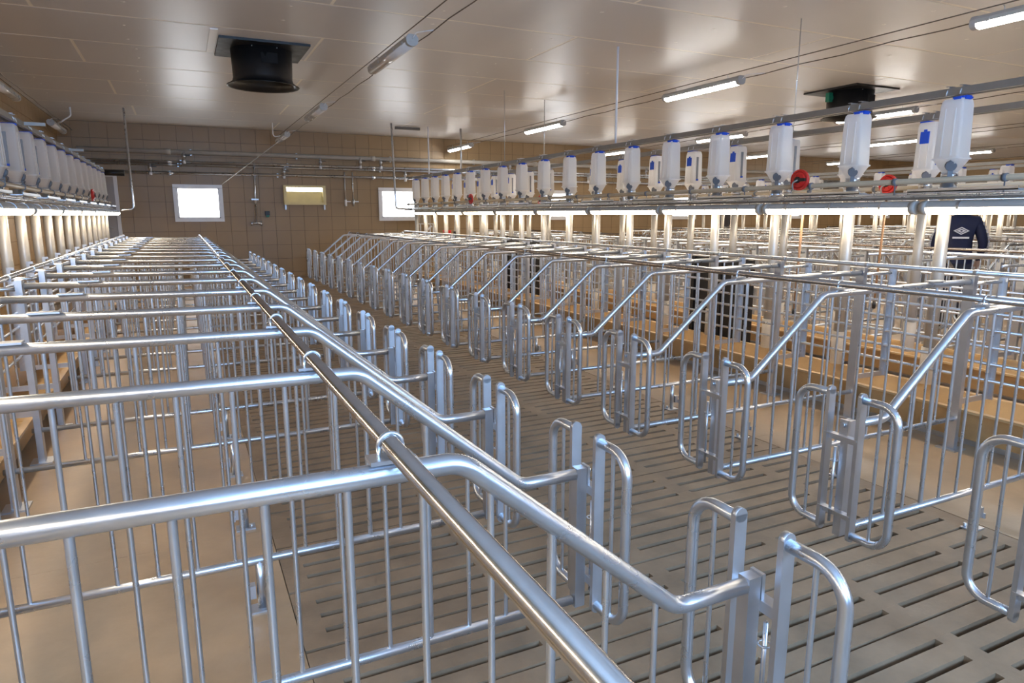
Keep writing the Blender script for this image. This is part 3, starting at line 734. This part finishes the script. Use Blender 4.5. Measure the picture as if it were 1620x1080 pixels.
MB().box((0, 0, 0.47), (0.14, 0.08, 0.03)).build('pipe_bracket', 'galv_flat', dp)
for k, xx in enumerate((3.25, 3.42)):
    dq = empty('tap_pipe', (xx, yw, H + 0.28)); tag(dq, '%s thin drop pipe with tap beside the hatch' % ('left' if k == 0 else 'right'), 'pipe', 'tap pipes by the hatch')
    MB().tube([(0, 0, 0), (0, 0, 0.62)], 0.014, 8).build('pipe', 'galv', dq)
    MB().tube([(0, -0.02, -0.10), (0, -0.02, 0.04)], 0.026, 10).box((0.06, -0.03, 0.0), (0.10, 0.02, 0.02)).build('tap', 'white' if k == 0 else 'galv', dq)
sk = empty('wall_socket', (1.63, YF - 0.01, H - 0.02)); tag(sk, 'small black socket on the brown tiles right of the window', 'socket')
MB().box((0, -0.03, 0.05), (0.09, 0.06, 0.09)).build('box', 'black', sk); MB().box((0, -0.05, -0.01), (0.06, 0.05, 0.04)).build('flap', 'green', sk)
# air inlet hatch with open flap
hb = empty('air_inlet', (2.40, YF, H + 0.205)); tag(hb, 'cream air inlet hatch with open flap on the far wall', 'hatch')
W_, Hh, D_ = 0.86, 0.40, 0.12
f = MB(); f.box((0, -D_ / 2, 0.025), (W_, D_, 0.05)); f.box((0, -D_ / 2, Hh - 0.02), (W_, D_, 0.04))
for s_ in (-1, 1): f.box((s_ * (W_ / 2 - 0.03), -D_ / 2, Hh / 2), (0.06, D_, Hh - 0.09))
f.build('frame', 'cream', hb)
MB().box((0, -0.022, Hh * 0.40), (W_ - 0.13, 0.02, Hh * 0.58)).build('flap', 'cream', hb)
MB().box((0, -0.02, Hh - 0.085), (W_ - 0.13, 0.012, 0.08)).build('opening', 'pane', hb)
for s_ in (-1, 1): MB().box((s_ * 0.40, -0.05, -0.05), (0.03, 0.05, 0.10)).build('bracket', 'galv_flat', hb)

# conduits and hanger rods
def conduit(pts, r, mt, name, lb, group=None, cat='conduit'):
    return tag(MB().tube(fillet(pts, 0.05), r, 8).build(name, mt), lb, cat, group)
conduit([(-0.69, 13.0, ZC), (-0.69, 13.0, H + 0.09), (-0.88, 13.0, H + 0.09)], 0.018, 'galv', 'drop_conduit', 'steel conduit dropping from the ceiling to the left strip lights')
conduit([(-1.46, 13.3, ZC), (-1.46, 13.3, ZL + 0.15), (-1.60, 13.3, ZL + 0.05), (-1.70, 13.6, ZL + 0.05)], 0.012, 'white', 'light_conduit', 'bent white conduit at the far left ceiling light')
conduit([(3.74, 13.0, ZC), (3.78, 13.0, H + 0.12), (4.10, 13.0, H + 0.10)], 0.02, 'galv', 'drop_conduit', 'steel conduit dropping from the ceiling to the front strip lights')
conduit([(4.54, 13.2, ZC), (4.54, 13.2, H + 0.72), (4.21, 13.2, H + 0.72)], 0.016, 'white', 'drop_conduit', 'white conduit dropping to the end of the feeder rail')
conduit([(5.23, 13.2, ZC), (5.23, 13.2, H + 0.72)], 0.02, 'galv', 'drop_conduit', 'thick steel hanger above the end of the rear feeder row')
conduit([(1.70, 13.9, ZC), (1.70, 13.9, ZL + 0.02), (1.86, 13.9, ZL + 0.06)], 0.010, 'white', 'light_conduit', 'bent white conduit at the far unlit aisle light')
for k, (xx, yy, r_) in enumerate(((XFB, 6.19, 0.012), (XFB, 8.95, 0.005), (XFC, 4.64, 0.004), (XFC, 9.4, 0.006))):
    tag(MB().tube([(xx, yy, FB + 0.49), (xx, yy, ZC)], r_, 8).build('hanger_rod', 'white' if k == 0 else 'galv'), '%s ceiling rod %s' % (('white', 'thin grey', 'thin grey', 'thin grey', 'thin grey', 'thin grey')[k], ('of the front row', 'near the far end of the front row', 'near end of the rear row', 'far end of the rear row', 'at the nearest front feeders', 'by the left wall')[k]), 'rod', 'ceiling hanger rods')
tag(MB().box((4.15, 13.3, ZC - 0.04), (0.5, 0.05, 0.05)).build('ceiling_channel', 'wire'), 'short grey channel fixed to the ceiling near the far wall', 'channel')
for k, yy in enumerate((6.66, 9.06)):
    tag(MB().box((XFA + 0.13, yy, FB + 0.475), (0.14, 0.03, 0.025)).build('bracket_arm', 'lamp_grey'), '%s bracket arm on the left feeder rail' % ('near' if k == 0 else 'far'), 'bracket', 'brackets on the left feeder rail')
mb_ = empty('auger_motor', (XFA, 13.3, FB + 0.36)); tag(mb_, 'dark motor at the far end of the left feeder line', 'motor')
MB().tube([(0.0, 0, 0.10), (0.32, 0, 0.10)], 0.05, 12).build('barrel', 'black', mb_); MB().box((-0.05, 0, 0.10), (0.12, 0.14, 0.16)).build('gearbox', 'galv_flat', mb_)

# black boards behind the trough
for k, (y0, y1, z1) in enumerate(((4.35, 5.1, 0.90), (8.3, 9.3, 0.97))):
    bb = empty('black_board', (4.42, y0, 0)); tag(bb, ('large' if k == 0 else 'far') + ' black plastic board standing behind the near trough', 'board', 'black boards behind the trough')
    MB().box((0, (y1 - y0) / 2, z1 / 2), (0.03, y1 - y0, z1)).build('sheet', 'black', bb)
    for q in (0.02, 0.5, 0.98): MB().box((-0.025, (y1 - y0) * q, z1 / 2), (0.02, 0.04, z1)).build('stiffener', 'black', bb)

# shelf and odds and ends at the far end of the double row
sh = empty('step_shelf', (4.62, 13.75, 0)); tag(sh, 'white step shelf with two levels at the far end of the feeders', 'shelf')
for sx in (-0.14, 0.14):
    for sy in (-0.1, 0.1): MB().tube([(sx, sy, 0), (sx, sy, 1.10)], 0.014, 8).build('leg', 'white', sh)
for z_ in (0.84, 1.10): MB().box((0, 0, z_), (0.34, 0.26, 0.02)).build('board', 'white', sh)
MB().tube([(-0.12, -0.11, 0.86), (0.10, -0.11, 1.06)], 0.022, 8).build('brace', 'white', sh)
for k, dx in enumerate((-0.07, 0.07)):
    bt = empty('bottle', (4.62 + dx, 13.75, 1.11)); tag(bt, '%s small beige bottle on the step shelf' % ('left' if k == 0 else 'right'), 'bottle', 'bottles on the step shelf')
    MB().lathe([(0.045, 0), (0.05, 0.02), (0.05, 0.14), (0.02, 0.18), (0.02, 0.2)], n=12).build('body', 'auger', bt); MB().lathe([(0.024, 0.2), (0.024, 0.225)], n=10).build('cap', 'white', bt)
hs = empty('spray_lance', (4.62, 11.95, 0)); tag(hs, 'curved steel spray lance standing between the feeder rows', 'lance')
MB().tube(fillet([(0, 0.12, 0), (0, 0.10, 1.0), (0, 0.06, 1.16), (0, -0.06, 1.24), (0.0, -0.12, 1.2)], 0.10), 0.014, 8).build('tube', 'alu', hs); MB().box((0, 0.10, 0.92), (0.04, 0.05, 0.12)).build('grip', 'black', hs)
bk = empty('red_bucket', (4.62, 12.45, 0)); tag(bk, 'red bucket set on a pale stand behind the far stalls', 'bucket')
MB().lathe([(0.07, 0.92), (0.085, 0.99), (0.09, 0.99), (0.085, 0.985), (0.07, 0.93)], n=16).build('pail', 'red', bk); MB().box((0, 0, 0.46), (0.26, 0.26, 0.92)).build('stand', 'white', bk)
# ---------------------------------------------------------------- people
def person(name, loc, rz, height, jacket, label, stripe, emblem):
    s = height / 1.75
    root = empty(name, loc, rz); tag(root, label, 'person')
    # joints: x right, y forward, z up
    J = {'pel': (0, 0, .95), 'wai': (0, .0, 1.08), 'che': (0, .0, 1.30), 'nck': (0, .0, 1.46), 'hd0': (0, .015, 1.54), 'hd1': (0, .02, 1.63), 'hd2': (0, .01, 1.71)}
    R_ = {'pel': (.15, .11), 'wai': (.145, .105), 'che': (.17, .12), 'nck': (.058, .06), 'hd0': (.066, .085), 'hd1': (.078, .098), 'hd2': (.055, .07)}
    E_ = [('pel', 'wai'), ('wai', 'che'), ('che', 'nck'), ('nck', 'hd0'), ('hd0', 'hd1'), ('hd1', 'hd2')]
    for sd, q in ((-1, 'l'), (1, 'r')):
        J.update({'sh' + q: (.17 * sd, 0, 1.40), 'el' + q: (.255 * sd, -.02, 1.13), 'wr' + q: (.25 * sd, .12, .92), 'pa' + q: (.245 * sd, .16, .85)})
        R_.update({'sh' + q: (.075, .075), 'el' + q: (.055, .055), 'wr' + q: (.036, .036), 'pa' + q: (.022, .042)})
        E_ += [('che', 'sh' + q), ('sh' + q, 'el' + q), ('el' + q, 'wr' + q), ('wr' + q, 'pa' + q)]
        for fi, (dx, dy, ln) in enumerate(((-.0, .035, .070), (0, .015, .085), (0, -.005, .08), (0, -.022, .065))):
            a = 'f%d%s' % (fi, q); b = 'g%d%s' % (fi, q)
            J[a] = (.245 * sd, .175 + dy, .82); J[b] = (.235 * sd, .18 + dy, .82 - ln * .8); R_[a] = (.010, .010); R_[b] = (.008, .008); E_ += [('pa' + q, a), (a, b)]
        J['t' + q] = (.215 * sd, .20, .84); J['u' + q] = (.20 * sd, .215, .80); R_['t' + q] = (.011, .011); R_['u' + q] = (.009, .009); E_ += [('pa' + q, 't' + q), ('t' + q, 'u' + q)]
        J.update({'hp' + q: (.09 * sd, 0, .90), 'kn' + q: (.10 * sd, .02, .50), 'an' + q: (.105 * sd, -.02, .09), 'to' + q: (.115 * sd, .15, .035)})
        R_.update({'hp' + q: (.10, .10), 'kn' + q: (.065, .07), 'an' + q: (.05, .055), 'to' + q: (.045, .035)})
        E_ += [('pel', 'hp' + q), ('hp' + q, 'kn' + q), ('kn' + q, 'an' + q), ('an' + q, 'to' + q)]
    names = list(J)
    me = bpy.data.meshes.new('body_cage'); me.from_pydata([tuple(c * s for c in J[n]) for n in names], [(names.index(a), names.index(b)) for a, b in E_], [])
    o = bpy.data.objects.new('body_cage', me); COL.objects.link(o)
    o.modifiers.new('skin', 'SKIN'); sub = o.modifiers.new('sub', 'SUBSURF'); sub.levels = 2; sub.render_levels = 2
    for i, n in enumerate(names):
        sv = me.skin_vertices[0].data[i]; sv.radius = tuple(r * s for r in R_[n]); sv.use_root = (n == 'pel')
    dg = bpy.context.evaluated_depsgraph_get()
    body = bpy.data.meshes.new_from_object(o.evaluated_get(dg)); bpy.data.objects.remove(o); body.name = 'body'
    body.materials.clear()
    for q in (jacket, 'skin', 'trouser', 'boot'): body.materials.append(M[q])
    for p_ in body.polygons:
        c = p_.center / s; p_.use_smooth = True
        if c.z > 1.475: k = 1
        elif abs(c.x) > .19 and c.z < .905: k = 1
        elif c.z < .30: k = 3
        elif c.z < .86: k = 2
        else: k = 0
        p_.material_index = k
    b = bpy.data.objects.new('body', body); COL.objects.link(b); b.parent = root
    zmin = min(v.co.z for v in body.vertices); 
    for v in body.vertices: v.co.z -= zmin
    # hair cap, face, ears
    h = MB(); prof = [(.088 * cos(t), .10 * sin(t)) for t in [pi / 2 * q / 6 - .25 for q in range(7)]]
    h.lathe([(max(r, .001), z) for r, z in prof], (0, -.008, 1.635), n=16, cap=False, sy=1.22); 
    h.v = [(x * s, y * s, z * s) for x, y, z in h.v]; h.build('hair', 'hair', root)
    f = MB(); f.tube([(0, .105, 1.64), (0, .135, 1.60), (0, .11, 1.59)], [.008, .014, .012], 8)
    for sd in (-1, 1): f.lathe([(.001, -.028), (.014, -.015), (.016, .012), (.001, .026)], (.086 * sd, .0, 1.61), n=8, cap=False)
    f.v = [(x * s, y * s, z * s) for x, y, z in f.v]; f.build('face_features', 'skin', root)
    e = MB()
    for sd in (-1, 1): e.box((.03 * sd, .112, 1.645), (.022, .01, .010))
    e.box((0, .106, 1.562), (.045, .012, .008)); e.v = [(x * s, y * s, z * s) for x, y, z in e.v]; e.build('eyes_and_mouth', 'hair', root)
    # jacket collar and hem
    c = MB().lathe([(.080, 0), (.072, .055), (.064, .055), (.070, 0)], (0, 0, 1.435), n=16, cap=False, sy=1.05); c.lathe([(.165, 0), (.170, .05), (.158, .05), (.155, 0)], (0, 0, .86), n=20, cap=False, sy=.82)
    c.v = [(x * s, y * s, z * s) for x, y, z in c.v]; c.build('collar_and_hem', jacket, root)
    if stripe:
        st = MB()
        for sd in (-1, 1):
            for q in range(9):
                t = q / 9; z = 1.36 - .40 * t; x = (.235 + .075 * math.sin(min(1, t * 1.6) * pi / 2)) * sd
                st.box((x, -.012 if z > 1.13 else -.02 + (1.13 - z) * .6, z), (.016, .062, .036))
        st.v = [(x * s, y * s, z * s) for x, y, z in st.v]; st.build('sleeve_stripe', 'sleeve', root)
    if emblem:
        em = MB(); yb = -.124
        def ring(w, h, t, zc):
            for q in range(4):
                a = ((-w, 0), (0, h), (w, 0), (0, -h)); p0, p1 = a[q], a[(q + 1) % 4]; k = 1 - t / h
                em._add([(p0[0], yb, zc + p0[1]), (p1[0], yb, zc + p1[1]), (p1[0] * k, yb, zc + p1[1] * k), (p0[0] * k, yb, zc + p0[1] * k),
                         (p0[0], yb + .012, zc + p0[1]), (p1[0], yb + .012, zc + p1[1]), (p1[0] * k, yb + .012, zc + p1[1] * k), (p0[0] * k, yb + .012, zc + p0[1] * k)],
                        [(0, 1, 2, 3), (7, 6, 5, 4), (0, 4, 5, 1), (1, 5, 6, 2), (2, 6, 7, 3), (3, 7, 4, 0)], False)
        ring(.085, .048, .013, 1.27); ring(.050, .024, .014, 1.27)
        em.box((0, yb + .006, 1.185), (.175, .012, .022))
        em.v = [(x * s, y * s, z * s) for x, y, z in em.v]; em.build('back_emblem', 'emblem', root)
    return root
person('person', (7.69, 4.61, 0), radians(-52), 1.53, 'navy', 'person in a navy jacket with white emblem, back turned, behind the feeders', True, True)
person('person', (13.12, 14.05, 0), radians(20), 1.66, 'darkcloth', 'distant person in a dark jacket standing near the far wall', False, False)
